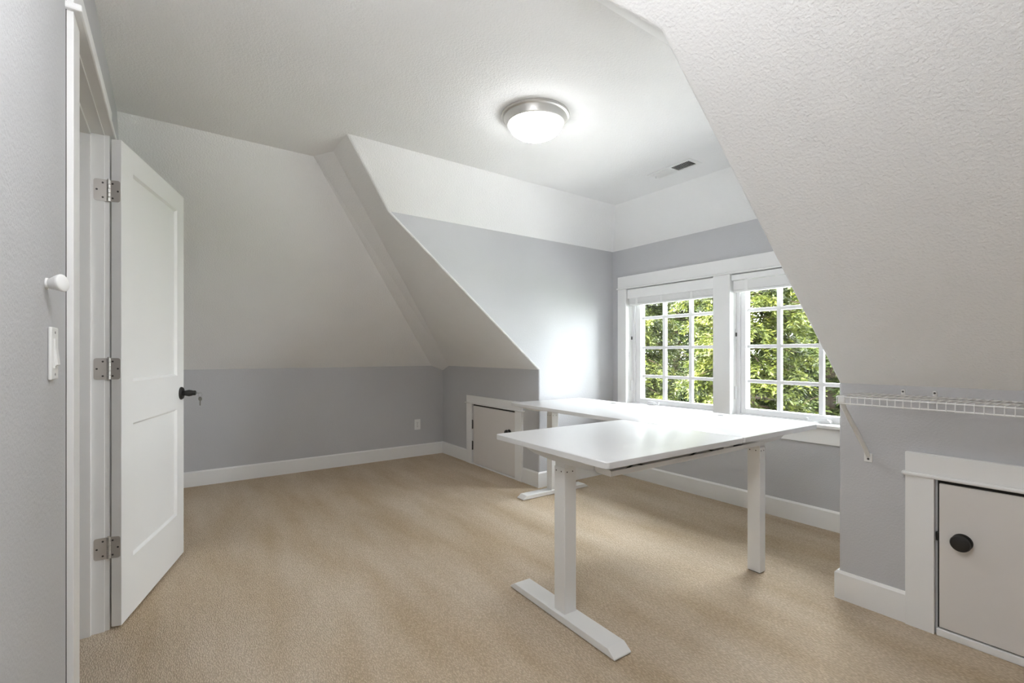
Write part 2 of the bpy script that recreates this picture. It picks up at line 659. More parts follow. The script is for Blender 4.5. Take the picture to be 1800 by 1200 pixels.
casing('trim_1', 'white craftsman casing with head board around both windows', 1.856, 3.960, W, -1, 0.685, 1.762, 1.881,
       ((1.856, 1.956), (2.840, 2.980), (3.860, 3.960)), 0.020, 0.010, 0.012, 0.014)
casing('trim_2', 'white casing around the small left hatch', 0.580, 1.556, 0.0, -1, 0.0, 0.628, 0.716, ((0.580, 0.692), (1.456, 1.556)), 0.022, 0.008, 0.030, 0.014)
casing('trim_3', 'white casing around the larger right hatch', 4.287, 5.330, 0.0, -1, 0.0, 0.637, 0.735, ((4.287, 4.381), (5.236, 5.330)), 0.022, 0.010, 0.012, 0.016)

# door casing and jamb: the near casing leg edge fills a strip at the left of the view
CF = -2.772
e = empty('trim_4', ((OX0 + OX1) / 2, CF, 0))
tag(e, 'white door casing and jamb at the left edge of the room', 'casing', kind='structure')
ox = -(OX0 + OX1) / 2


def jb(nm, lo, hi, bev=0.0015, m=M_TRIM):
    lo = (lo[0] + ox, lo[1] - CF, lo[2])
    hi = (hi[0] + ox, hi[1] - CF, hi[2])
    return MB().box(lo, hi, bev).build(nm, m, e)


JY = -2.788
jb('gap', (3.2465, yfront(3.247) - 0.002, 0), (3.2482, yfront(3.247) + 0.0014, 2.190), 0, M_DARK)
jb('casing_leg', (OX1 + 0.007, yfront(3.2) - 0.004, 0), (3.247, CF, 2.060))
jb('casing_leg', (2.282, yfront(2.3) + 0.0005, 0), (OX0 - 0.006, CF, 2.060))
jb('fillet_strip', (2.270, yfront(2.3) + 0.0005, 2.060), (3.259, CF + 0.018, 2.079), 0.005)
jb('head_board', (2.282, yfront(2.3) + 0.0005, 2.079), (3.247, CF, 2.190))
jb('jamb', (OX0 - 0.018, -2.928, 0), (OX0, JY, DH))
jb('jamb', (OX1, -2.928, 0), (OX1 + 0.018, JY, DH))
jb('jamb_head', (OX0 - 0.018, -2.928, DH), (OX1 + 0.018, JY, DH + 0.018))
jb('door_stop', (OX0, -2.870, 0), (OX0 + 0.011, -2.830, DH))
jb('door_stop', (OX1 - 0.011, -2.870, 0), (OX1, -2.830, DH))
jb('door_stop', (OX0, -2.870, DH - 0.011), (OX1, -2.830, DH))


# ------------------------------------------------------------------ open door
DTH = 163.06
PIN = Vector((2.3765, -2.7745, 0))
door = empty('door_1', PIN, rad(DTH))
tag(door, 'white two panel door standing wide open beside the doorway', 'door', kind='structure')
# door space: +x along the leaf from the pin, +y toward the wall (turned), visible face at y = -0.0425
DW, DT = 0.772, 0.0350
yv, yb = -0.0425, -0.0075
x0, x1 = 0.0025, 0.0025 + DW
z0, z1 = 0.015, 2.045
sx0, sx1 = 0.115, 0.668
b = MB()
for (a, c) in ((x0, sx0), (sx1, x1)):
    b.box((a, yv, z0), (c, yb, z1), 0.0012)
b.build('stile', M_DOOR, door)
for (a, c) in ((z0, 0.262), (0.846, 1.030), (1.942, z1)):
    MB().box((sx0 - 0.001, yv + 0.00005, a), (sx1 + 0.001, yb - 0.00005, c), 0.0004).build('rail', M_DOOR, door)
for (a, c) in ((0.262, 0.846), (1.030, 1.942)):
    p = MB()
    p.box((sx0 - 0.002, yv + 0.011, a - 0.002), (sx1 + 0.002, yb - 0.011, c + 0.002))
    # sloped sticking around the recessed panel, on the visible face
    w_ = 0.010
    yo, yi = yv + 0.0004, yv + 0.0112
    for (A, B, C, D) in (((sx0, a), (sx1, a), (sx1 - w_, a + w_), (sx0 + w_, a + w_)),
                         ((sx1, a), (sx1, c), (sx1 - w_, c - w_), (sx1 - w_, a + w_)),
                         ((sx1, c), (sx0, c), (sx0 + w_, c - w_), (sx1 - w_, c - w_)),
                         ((sx0, c), (sx0, a), (sx0 + w_, a + w_), (sx0 + w_, c - w_))):
        p.poly([(A[0], yo, A[1]), (B[0], yo, B[1]), (C[0], yi, C[1]), (D[0], yi, D[1])])
    p.build('door_panel', M_DOOR, door)


def hinge(z):
    h = empty('hinge', (0, 0, z), 0, door)
    k = MB()
    for i in range(5):
        a = -0.0445 + i * 0.0178
        k.lathe([(0.0045, a), (0.0066, a + 0.0012), (0.0066, a + 0.0166), (0.0045, a + 0.0178)], 16)
    k.lathe([(0.0, 0.050), (0.0045, 0.0485), (0.0045, 0.0445)], 12)
    smooth_by_angle(k.build('knuckle', M_NICKEL, h))
    # leaf screwed to the leaf edge of the door (door space x = 0.0025 plane, facing the hinge side)
    leaf = MB()
    rr = 0.010
    prof = []
    for cx, cz, a0 in ((-0.040 + rr, -0.0445 + rr, 180), (-0.040 + rr, 0.0445 - rr, 90)):
        for s in range(5):
            a = rad(a0 + (s * 22.5 if a0 == 180 else s * 22.5))
            pass
    def rounded(y_in, y_out):
        pts = [(y_in, -0.0445)]
        for s in range(6):
            a = rad(-90 - s * 18)
            pts.append((y_out + rr + rr * math.cos(a), -0.0445 + rr + rr * math.sin(a)))
        for s in range(6):
            a = rad(180 - s * 18)
            pts.append((y_out + rr + rr * math.cos(a), 0.0445 - rr + rr * math.sin(a)))
        pts.append((y_in, 0.0445))
        return pts
    pts = rounded(-0.004, -0.0395)
    leaf.prism([(0.0005, y, zz) for y, zz in pts], (0, 0, 0), (0.0022, 0, 0))
    leaf.build('hinge_leaf', M_SATIN, h)
    sc = MB()
    for (yy, zz) in ((-0.013, 0.030), (-0.031, 0.0), (-0.013, -0.030)):
        sc.lathe([(0.0, 0.0006), (0.0038, 0.0006), (0.0038, 0.0)], 10, Matrix.Translation((0.0003, yy, zz)) @ Matrix.Rotation(rad(-90), 4, 'Y'))
    sc.build('screw', M_SCREW, h)
    # leaf screwed to the jamb: world x = OX0 plane; expressed in door space through the inverse door rotation
    inv = Matrix.Rotation(-rad(DTH), 4, 'Z')
    jl = MB()
    pts = rounded(-0.004, -0.0480)
    jl.prism([(OX0 + 0.0002 - PIN.x, y, zz) for y, zz in pts], (0, 0, 0), (0.0022, 0, 0), inv)
    jl.build('hinge_leaf', M_SATIN, h)
    sc = MB()
    for (yy, zz) in ((-0.019, 0.030), (-0.038, 0.0), (-0.019, -0.030)):
        sc.lathe([(0.0, 0.0008), (0.0038, 0.0008), (0.0038, 0.0)], 10, inv @ Matrix.Translation((OX0 + 0.0024 - PIN.x, yy, zz)) @ Matrix.Rotation(rad(90), 4, 'Y'))
    sc.build('screw', M_SCREW, h)


for z in (1.8275, 1.089, 0.346):
    hinge(z)

HS, HZ = 0.726, 0.929
hd = empty('door_handle', (HS, yv, HZ), 0, door)
hd['label'] = 'black knob with round rosette'
out = Matrix.Rotation(rad(90), 4, 'X')    # lathe axis -> -y (out of the visible face)
smooth_by_angle(MB().lathe([(0.0, 0.0), (0.0355, 0.0), (0.0355, 0.005), (0.031, 0.011), (0.016, 0.013), (0.0, 0.013)], 32, out).build('rosette', M_BLACK, hd))
k = MB()
k.lathe([(0.0, 0.010), (0.0145, 0.010), (0.0135, 0.018), (0.0165, 0.028), (0.0190, 0.040), (0.0165, 0.052), (0.0135, 0.060), (0.0140, 0.068), (0.0120, 0.0725), (0.0, 0.073)], 28, out)
smooth_by_angle(k.build('knob', M_BLACK, hd), 50)
smooth_by_angle(MB().lathe([(0.0, 0.0), (0.0355, 0.0), (0.0355, 0.005), (0.031, 0.011), (0.016, 0.013), (0.015, 0.020), (0.0, 0.021)], 32,
                           Matrix.Translation((0, 0.035, 0)) @ Matrix.Rotation(rad(-90), 4, 'X')).build('rosette', M_BLACK, hd))
MB().box((x1 - HS - 0.0006, 0.009, -0.028), (x1 - HS + 0.0012, 0.026, 0.028), 0.0004).build('latch_plate', M_BLACK, hd)

# the two keys on the knob (world space)
Mdoor = Matrix.Translation(PIN) @ Matrix.Rotation(rad(DTH), 4, 'Z')
tip = Mdoor @ Vector((HS, yv - 0.073, HZ))
outw = (Mdoor.to_3x3() @ Vector((0, -1, 0))).normalized()


def key_mesh(name, thick=0.0020):
    kb = MB()
    R = 0.0125
    bow = [(R * 1.02 * math.cos(a), 0, -R + R * math.sin(a)) for a in [2 * math.pi * i / 24 for i in range(24)]]
    hole = 0
    kb.prism([(p[0], -thick / 2, p[2]) for p in bow], (0, 0, 0), (0, thick, 0))
    blade = [(-0.0042, 0, -0.022), (0.0042, 0, -0.022), (0.0042, 0, -0.030), (0.0030, 0, -0.032), (0.0040, 0, -0.035), (0.0026, 0, -0.038),
             (0.0040, 0, -0.041), (0.0024, 0, -0.044), (0.0036, 0, -0.047), (0.0, 0, -0.052), (-0.0042, 0, -0.048)]
    kb.prism([(p[0], -thick / 2 + 0.0002, p[2]) for p in blade], (0, 0, 0), (0, thick - 0.0004, 0))
    return kb


k1 = key_mesh('key').build('key', M_KEY)
# inserted key: its blade runs into the knob along -outw
zax = outw
xax = Vector((0, 0, 1)).cross(zax).normalized()
yax = zax.cross(xax)
rot = Matrix((xax, yax, zax)).transposed().to_4x4()
k1.matrix_world = Matrix.Translation(tip + outw * 0.027) @ rot
tag(k1, 'flat metal key stuck in the black door knob', 'key')
k2e = empty('key', tip + outw * 0.021 + Vector((0, 0, -0.010)), rad(40))
tag(k2e, 'loose metal key dangling below the black door knob', 'key')
kk = key_mesh('key_body')
kk.bm.transform(Matrix.Translation((0, 0, -0.012)))
kk.build('key_body', M_KEY, k2e)
rb = MB()
rb.tube([(0, 0.0125 * math.cos(a), 0.0125 * math.sin(a) - 0.002) for a in [2 * math.pi * i / 20 for i in range(21)]], 0.0006, 6)
rb.build('split_ring', M_KEY, k2e)


# ------------------------------------------------------------------ access hatches
def hatch(name, label, x0, x1, z0, z1, knob_x, knob_z, hinge_x=None, hinge_z=(), inner=(0, 0), latch=None):
    e = empty(name, ((x0 + x1) / 2, 0, 0))
    tag(e, label, 'hatch door', kind='structure')
    cx = -(x0 + x1) / 2

    def bx(nm, lo, hi, m, bev=0.0012, parent=e):
        return MB().box((lo[0] + cx, lo[1], lo[2]), (hi[0] + cx, hi[1], hi[2]), bev).build(nm, m, parent)

    bx('door_panel', (x0, -0.016, z0), (x1, -0.0012, z1), M_HATCH, 0.002)
    bx('gap_backing', (inner[0], -0.0010, 0.024), (inner[1], -0.0002, z1 + 0.020), M_DARK, 0)
    bx('bottom_rail', (inner[0] - 0.001, -0.020, 0.0), (inner[1] + 0.001, -0.0003, z0 - 0.006), M_TRIM, 0.003)
    k = empty('knob', (knob_x + cx, -0.016, knob_z), 0, e)
    k['label'] = 'round black knob'
    out = Matrix.Rotation(rad(90), 4, 'X')
    smooth_by_angle(MB().lathe([(0, 0), (0.0320, 0), (0.0320, 0.004), (0.029, 0.008), (0.012, 0.010), (0, 0.010)], 32, out).build('rosette', M_BLACK, k), 40)
    smooth_by_angle(MB().lathe([(0, 0.008), (0.0105, 0.008), (0.0105, 0.017), (0.022, 0.020), (0.0305, 0.027), (0.0320, 0.032), (0.0290, 0.040), (0.0255, 0.0415), (0, 0.0420)], 32, out).build('grip', M_BLACK, k), 28)
    for hz in hinge_z:
        hb = MB()
        hb.lathe([(0.0, -0.047), (0.005, -0.046), (0.0062, -0.044), (0.0062, 0.044), (0.005, 0.046), (0, 0.047)], 12, Matrix.Translation((hinge_x + cx, -0.019, hz)))
        hb.box((hinge_x + cx + 0.004, -0.0172, hz - 0.044), (hinge_x + cx + 0.014, -0.0160, hz + 0.044))
        smooth_by_angle(hb.build('hinge', M_SCREW, e))
    if latch:
        bx('latch', (latch[0] - 0.010, -0.014, latch[1] - 0.019), (latch[0] + 0.003, -0.002, latch[1] + 0.019), M_BLACK, 0.004)
    return e


hatch('door_2', 'small off white access hatch with a black knob left of the dormer', 0.712, 1.452, 0.020, 0.612, 1.362, 0.415, 0.700, (0.416, 0.197), (0.692, 1.456))
hatch('door_3', 'larger off white access hatch with a black knob under the wire shelf', 4.396, 5.224, 0.036, 0.622, 4.466, 0.405, None, (), (4.3885, 5.2285), (4.394, 0.404))


# ------------------------------------------------------------------ windows
GY = 1.065


def window(name, label, x0, x1, g0, m1, m2, g1):
    e = empty(name, ((x0 + x1) / 2, W, 0.685))
    tag(e, label, 'window', kind='structure')
    cx, cy, cz = -(x0 + x1) / 2, -W, -0.685

    def bx(nm, lo, hi, m=M_VINYL, bev=0.002, parent=e):
        return MB().box((lo[0] + cx, lo[1] + cy, lo[2] + cz), (hi[0] + cx, hi[1] + cy, hi[2] + cz), bev).build(nm, m, parent)

    # wooden liner of the opening
    for (a, c) in ((x0 - 0.018, x0), (x1, x1 + 0.018)):
        bx('jamb_liner', (a, W - 0.004, 0.662), (c, 1.13, 1.770), M_TRIM)
    bx('jamb_liner', (x0 - 0.018, W - 0.004, 1.762), (x1 + 0.018, 1.13, 1.780), M_TRIM)
    # vinyl frame
    fr = 0.026
    for (a, c) in ((x0, x0 + fr), (x1 - fr, x1)):
        bx('frame', (a, 1.005, 0.682), (c, 1.125, 1.762))
    bx('frame', (x0, 1.0, 0.662), (x1, 1.125, 0.690))
    bx('frame', (x0, 1.005, 1.740), (x1, 1.125, 1.762))
    # sash
    zb, zt = 0.730, 1.722
    for (a, c) in ((x0 + fr, g0), (g1, x1 - fr)):
        bx('sash_stile', (a, 1.022, 0.690), (c, 1.090, 1.740), bev=0.004)
    bx('sash_rail', (g0 - 0.002, 1.023, 0.690), (g1 + 0.002, 1.089, zb), bev=0.004)
    bx('sash_rail', (g0 - 0.002, 1.023, zt), (g1 + 0.002, 1.089, 1.740), bev=0.004)
    ms = (0.9400, 1.2080, 1.4870)
    hw = 0.0130
    vw = 0.0150
    for m in (m1, m2):
        bx('muntin', (m - vw, 1.052, zb), (m + vw, 1.084, zt), bev=0.004)
    for z in ms:
        bx('muntin', (g0, 1.0515, z - hw), (g1, 1.0845, z + hw), bev=0.004)
    cols = [g0, m1, m2, g1]
    rows = [zb, *ms, zt]
    for i in range(3):
        for j in range(4):
            a = cols[i] + (vw if i else 0) - 0.003
            c = cols[i + 1] - (vw if i < 2 else 0) + 0.003
            lo = rows[j] + (hw if j else 0) - 0.003
            hi = rows[j + 1] - (hw if j < 3 else 0) + 0.003
            bx('pane', (a, 1.066, lo), (c, 1.069, hi), M_GLASS, 0)
    # crank and lock lever
    return e, bx


w1, bx1 = window('window_1', 'left casement window with twelve panes and a folded crank', 1.956, 2.840, 2.036, 2.275, 2.544, 2.783)
w2, bx2 = window('window_2', 'right casement window with twelve panes, partly behind the sloped ceiling', 2.980, 3.860, 3.043, 3.273, 3.551, 3.790)


def crank(e, x, flip=1):
    c = empty('crank', (x - e.location.x, 1.0 - W, 0.688 - 0.685), 0, e)
    c['label'] = 'white folding crank handle'
    MB().prism([(-0.040, 0, 0.0), (0.040, 0, 0.0), (0.030, 0, 0.020), (-0.026, 0, 0.024)], (0, -0.030, 0.0), (0, 0.024, 0.0), None, 0.003).build('crank_base', M_VINYL, c)
    t = MB()
    t.tube([(-0.02 * flip, -0.028, 0.024), (0.03 * flip, -0.036, 0.022), (0.085 * flip, -0.036, 0.012), (0.100 * flip, -0.036, 0.010)], [0.0075, 0.006, 0.005, 0.006], 10)
    smooth_by_angle(t.build('crank_arm', M_VINYL, c))
    t = MB()
    t.lathe([(0, 0), (0.007, 0.002), (0.0085, 0.010), (0.006, 0.018), (0, 0.020)], 14, Matrix.Translation((0.100 * flip, -0.036, 0.010)))
    smooth_by_angle(t.build('crank_knob', M_VINYL, c))


crank(w1, 2.185)
crank(w2, 3.60, -1)
for e, bx, xx in ((w1, bx1, 1.956), (w2, bx2, 2.980)):
    bx('lock_plate', (xx + 0.0005, 0.985, 1.262), (xx + 0.006, 1.003, 1.345), M_VINYL, 0.002)
    o = bx('lock_lever', (xx + 0.004, 0.978, 1.285), (xx + 0.014, 0.990, 1.315), M_SCREW, 0.003)
    bx('lock_plate', (xx + 0.0005, 0.972, 0.80), (xx + 0.008, 1.003, 0.90), M_VINYL, 0.003)

# stool and apron
b = MB()
b.box((1.842, W - 0.052, 0.664), (3.974, 1.002, 0.686), 0.004)
structure('trim_5', b, M_TRIM, 'white window stool running under both windows', 'window sill')
b = MB()
b.box((1.872, W - 0.018, 0.556), (3.944, W - 0.0005, 0.664), 0.002)
structure('trim_6', b, M_TRIM, 'white apron board below the window stool', 'window trim')


# ------------------------------------------------------------------ blinds, raised
def blind(label, x0, x1, val_h, stack_lo, n, ladders, cord):
    e = empty('window_blind', ((x0 + x1) / 2, W + 0.03, 1.76))
    tag(e, label, 'blind')
    cx, cy, cz = -(x0 + x1) / 2, -(W + 0.03), -1.76

    def bx(nm, lo, hi, m=M_BLIND, bev=0.0015):
        return MB().box((lo[0] + cx, lo[1] + cy, lo[2] + cz), (hi[0] + cx, hi[1] + cy, hi[2] + cz), bev).build(nm, m, e)

    ztop = 1.757
    bx('headrail', (x0 + 0.004, W + 0.018, ztop - 0.042), (x1 - 0.004, W + 0.068, ztop))
    vh = val_h
    bx('valance', (x0 + 0.001, W - 0.006, ztop - vh), (x1 - 0.001, W + 0.008, ztop - 0.002), bev=0.004)
    zr = stack_lo
    bx('bottom_rail', (x0 + 0.008, W + 0.012, zr), (x1 - 0.008, W + 0.062, zr + 0.016), bev=0.003)
    top = ztop - 0.046
    me = None
    for i in range(n):
        z = zr + 0.018 + (top - zr - 0.020) * i / n
        if me is None:
            o = MB().box((x0 + 0.008 + cx, W + 0.012 + cy, 0), (x1 - 0.008 + cx, W + 0.062 + cy, 0.0048), 0.0010).build('slat', M_BLIND, e)
            me = o.data
        else:
            o = bpy.data.objects.new('slat', me)
            COL.objects.link(o)
            o.parent = e
        o.location = (0, 0, z + cz)
    for lx in ladders:
        bx('ladder_tape', (lx - 0.012, W + 0.0095, zr + 0.004), (lx + 0.012, W + 0.0112, top + 0.01), bev=0)
    if cord:
        t = MB()
        for s in (0.0, 0.007):
            t.tube([(cord + s + cx, W + 0.004 + cy, ztop - 0.05 + cz), (cord + s + cx, W + 0.003 + cy, 1.15 + cz + s * 3)], 0.0011, 6)
        t.lathe([(0, 0), (0.005, 0.004), (0.004, 0.022), (0, 0.026)], 10, Matrix.Translation((cord + cx, W + 0.003 + cy, 1.125 + cz)))
        t.lathe([(0, 0), (0.005, 0.004), (0.004, 0.022), (0, 0.026)], 10, Matrix.Translation((cord + 0.007 + cx, W + 0.003 + cy, 1.146 + cz)))
        t.build('pull_cord', M_BLIND, e)
    return e


blind('white slatted blind with a deep valance, raised over the left window', 1.958, 2.838, 0.088, 1.604, 16, (2.06, 2.33, 2.63), 1.974)
blind('white slatted blind with a shallow valance, raised over the right window', 2.982, 3.858, 0.046, 1.622, 14, (3.09, 3.42, 3.75), None)


# ------------------------------------------------------------------ L-shaped standing desk
DZ = 0.76
DO = Vector((3.7697, -1.2953, 0))
desk = empty('standing_desk', DO, -0.0203)
tag(desk, 'white L-shaped standing desk in front of the windows', 'desk')
TH = 0.025


def slab(nm, lo, hi):
    """desktop panel with softly rounded corners"""
    r = 0.016
    pts = []
    for (cx, cy, a0) in ((hi[0] - r, hi[1] - r, 0), (lo[0] + r, hi[1] - r, 90), (lo[0] + r, lo[1] + r, 180), (hi[0] - r, lo[1] + r, 270)):
        for s in range(6):
            a = rad(a0 + 18 * s)
            pts.append((cx + r * math.cos(a), cy + r * math.sin(a)))
    t = MB()
    c = 0.0016
    n = len(pts)
    mx, my = (lo[0] + hi[0]) / 2, (lo[1] + hi[1]) / 2

    def ring(z, ins):
        out = []
        for px, py in pts:
            dx = -ins if px > mx else ins
            dy = -ins if py > my else ins
            out.append(t.bm.verts.new((px + dx, py + dy, z)))
        return out
    rings = [ring(DZ - TH, c), ring(DZ - TH + c, 0), ring(DZ - c, 0), ring(DZ, c)]
    for A, B in zip(rings, rings[1:]):
        for i in range(n):
            t.bm.faces.new([A[i], A[(i + 1) % n], B[(i + 1) % n], B[i]])
    t.bm.faces.new(list(reversed(rings[0])))
    t.bm.faces.new(rings[-1])
    return smooth_by_angle(t.build(nm, M_DESK, desk), 40)


LM, Y1, Y2, LR = 0.7422, 0.9010, 1.6499, 1.9323
slab('desktop', (-LM, 0.0, 0), (0.0, Y1 - 0.0006, 0))
slab('desktop', (-LR, Y1 + 0.0006, 0), (0.0, Y2, 0))


def column(cx, cy, sx, sy, zb, ztop=0.662):
    g = empty('leg', (cx, cy, 0), 0, desk)
    MB().box((-sx / 2, -sy / 2, zb), (sx / 2, sy / 2, ztop), 0.003, 2).build('outer_tube', M_STEEL, g)
    MB().box((-sx / 2 + 0.003, -sy / 2 + 0.003, ztop - 0.002), (sx / 2 - 0.003, sy / 2 - 0.003, 0.690), 0.002).build('inner_tube', M_STEEL, g)
    for f in (-0.6, 0.35):
        for mm in (Matrix.Translation((f * sx / 2, -sy / 2, ztop - 0.019)) @ Matrix.Rotation(rad(90), 4, 'X'),
                   Matrix.Translation((sx / 2, f * sy / 2, ztop - 0.019)) @ Matrix.Rotation(rad(90), 4, 'Y')):
            MB().lathe([(0, 0), (0.0032, 0), (0.0032, 0.0006), (0, 0.0006)], 10, mm).build('screw', M_SCREW, g)
    return g


def foot(cx, cy, length, width, along):
    m = Matrix.Translation((cx, cy, 0)) @ (Matrix.Identity(4) if along == 'x' else Matrix.Rotation(rad(90), 4, 'Z'))
    h = length / 2
    prof = [(-h, 0, 0.004), (h, 0, 0.004), (h, 0, 0.010), (h - 0.036, 0, 0.034), (-h + 0.036, 0, 0.034), (-h, 0, 0.010)]
    t = MB()
    t.prism(prof, (0, -width / 2, 0), (0, width / 2, 0), m, 0.0025)
    f = t.build('foot', M_STEEL, desk)
    for s in (-1, 1):
        MB().lathe([(0.016, 0.0), (0.016, 0.005), (0.012, 0.006)], 16, m @ Matrix.Translation((s * (h - 0.06), 0, 0))).build('foot_glide', M_BLACK, f)
    return f


def bracket(cx, cy, half, wid, along, right=None):
    m = Matrix.Translation((cx, cy, 0)) @ (Matrix.Identity(4) if along == 'x' else Matrix.Rotation(rad(90), 4, 'Z'))
    zt_ = DZ - TH - 0.0003
    rt = right or half
    prof = [(-half, 0, zt_), (-half, 0, zt_ - 0.010), (-0.18, 0, 0.690), (-0.06, 0, 0.680), (0.06, 0, 0.680), (min(0.18, rt - 0.03), 0, 0.682), (rt, 0, zt_ - 0.045 if right else zt_ - 0.010), (rt, 0, zt_)]
    MB().prism(prof, (0, -wid / 2, 0), (0, wid / 2, 0), m, 0.0015).build('support_bracket', M_STEEL, desk)


c1 = (-0.3705, 0.1245)
column(*c1, 0.070, 0.066, 0.032)
foot(c1[0] - 0.008, c1[1] - 0.004, 0.690, 0.092, 'x')
bracket(c1[0], c1[1], 0.330, 0.070, 'x', 0.212)
c2 = (-0.131, 1.2530)
column(*c2, 0.068, 0.055, 0.004)
MB().box((c2[0] - 0.030, c2[1] - 0.024, 0.0), (c2[0] + 0.030, c2[1] + 0.024, 0.006), 0.002).build('foot_pad', M_BLACK, desk)
bracket(c2[0], c2[1], 0.300, 0.062, 'y')
c3 = (-1.838, 1.2600)
column(*c3, 0.066, 0.070, 0.032)
foot(c3[0] + 0.004, c3[1] + 0.012, 0.690, 0.085, 'y')
bracket(c3[0], c3[1], 0.320, 0.070, 'y')

# cable trough under the right edge and the frame rail under the return
t = MB()
ya, yb2 = 0.095, 1.215
xa, xb = -0.160, -0.070
tz = 0.681
prof = []
for (cx, cz, a0, a1) in ((xa + 0.018, tz + 0.018, 180, 270), (xb - 0.004, tz + 0.004, 270, 360)):
    r = 0.018 if cx < -0.1 else 0.004
    for s in range(5):
        a = rad(a0 + (a1 - a0) * s / 4)
        prof.append((cx + r * math.cos(a), cz + r * math.sin(a)))
outer = [(xa, tz + 0.053)] + prof + [(xb, tz + 0.021)]
inner = [(x + (0.0015 if x < -0.115 else -0.0015), z + 0.0015) for x, z in outer]
inner[0] = (xa + 0.0015, tz + 0.053)
inner[-1] = (xb - 0.0015, tz + 0.021)
loop = outer + list(reversed(inner))
t.prism([(x, 0, z) for x, z in loop], (0, ya, 0), (0, yb2, 0))
t.prism([(x, 0, z) for x, z in outer], (0, ya, 0), (0, ya + 0.0015, 0))
t.build('cable_tray', M_STEEL, desk)
MB().box((-1.80, 1.395, 0.696), (-0.17, 1.440, DZ - TH - 0.0003), 0.002).build('frame_rail', M_STEEL, desk)
# grommets on the top, a screw under the front corner
for (gx, gy) in ((-1.423, 1.540), (-0.513, 1.543)):
    g = MB()
    g.lathe([(0.030, 0.0), (0.030, 0.0016), (0.027, 0.0022), (0.022, 0.0022), (0.022, 0.0004)], 28, Matrix.Translation((gx, gy, DZ)), caps=False)
    gr = smooth_by_angle(g.build('grommet', M_PLAST, desk), 40)
    MB().lathe([(0, 0.0), (0.017, 0.0), (0.017, 0.0022), (0, 0.0026)], 24, Matrix.Translation((gx, gy, DZ + 0.0004))).build('grommet_hole', M_BLACK, gr)
MB().lathe([(0, 0), (0.006, 0), (0.006, 0.003), (0, 0.003)], 12, Matrix.Translation((-0.612, 0.030, DZ - TH - 0.003))).build('bolt', M_SCREW, desk)

# black cables lying in the tray
ctree = empty('power_cable', DO, -0.0203)
tag(ctree, 'thin black cable lying in the tray under the desk edge', 'cable')
cb = MB()
pts = []
for i in range(60):
    u = i / 59
    y = 0.16 + 0.93 * u
    z = 0.688 + 0.021 * math.exp(-((y - 0.245) / 0.055) ** 2) + 0.024 * math.exp(-((y - 0.72) / 0.07) ** 2)
    x = -0.090 + 0.008 * math.sin(u * 7 + 1)
    pts.append((x, y, max(0.6868, z)))
cb.tube(pts, 0.0036, 8)
smooth_by_angle(cb.build('cable', M_BLACK, ctree))
pl = MB()
pl.box((-0.108, 0.86, 0.690), (-0.076, 0.945, 0.709), 0.004)
pl.build('connector_box', M_PLAST, ctree)

# ------------------------------------------------------------------ ceiling lamp and added fill globe
def ceiling_lamp(lx, ly, label, mat):
    lamp = empty('ceiling_lamp', (lx, ly, ZC))
    tag(lamp, label, 'lamp')
    smooth_by_angle(MB().lathe([(0.0, -0.0005), (0.186, -0.0005), (0.188, -0.006), (0.184, -0.012), (0.174, -0.016), (0.170, -0.022), (0.160, -0.048), (0.154, -0.052), (0.148, -0.052), (0.146, -0.046), (0.0, -0.046)], 64).build('pan', M_NICKEL, lamp), 30)
    bp = [(0.1465, -0.0465)]
    for i in range(1, 13):
        a = i / 12 * math.pi / 2
        bp.append((0.1465 * math.cos(a) if i < 12 else 0.0, -0.0465 - 0.078 * math.sin(a)))
    smooth_by_angle(MB().lathe(bp, 64).build('bowl', mat, lamp), 60)


ceiling_lamp(2.912, -0.940, 'round flush ceiling lamp with brushed nickel pan, between the dormer slopes', M_LAMP)
fill_pend = empty('fill_globe', (4.38, -2.36, ZC))  # unseen globe, added as fill to brighten the room
tag(fill_pend, 'added white globe fill light, out of view near the doorway wall', 'lamp')
smooth_by_angle(MB().lathe([(0, -0.0005), (0.065, -0.0005), (0.062, -0.018), (0.012, -0.030), (0.007, -0.034), (0.007, -0.25), (0.040, -0.255), (0.042, -0.285), (0, -0.285)], 32).build('stem', M_NICKEL, fill_pend), 30)
smooth_by_angle(MB().lathe([(0.15 * math.sin(math.pi * i / 16) if 0 < i < 16 else 0.0, -0.42 + 0.15 * math.cos(math.pi * i / 16)) for i in range(17)], 40).build('globe', M_FILL, fill_pend), 60)

# ------------------------------------------------------------------ ceiling vent
vx0, vx1, vy0, vy1 = 2.724, 3.080, 0.247, 0.385
vent = empty('air_vent', ((vx0 + vx1) / 2, (vy0 + vy1) / 2, ZC), rad(-2.0))
tag(vent, 'white ceiling register with angled louvres near the windows', 'vent')
hx, hy = (vx1 - vx0) / 2, (vy1 - vy0) / 2
b = MB()
lxx, lyy = 0.150, 0.043
zf0, zf1 = -0.0055, -0.0002
b.box((-hx, -hy, zf0), (hx, -lyy, zf1), 0.0018)
b.box((-hx, lyy, zf0), (hx, hy, zf1), 0.0018)
b.box((-hx, -lyy - 0.002, zf0), (-lxx, lyy + 0.002, zf1), 0.0018)
b.box((lxx, -lyy - 0.002, zf0), (hx, lyy + 0.002, zf1), 0.0018)
b.box((-0.006, -lyy - 0.002, zf0 + 0.0005), (0.006, lyy + 0.002, zf1), 0.001)
b.build('frame', M_PLAST, vent)
MB().box((-lxx, -lyy, -0.0012), (lxx, lyy, -0.0003)).build('duct', M_DARK, vent)
me = {}
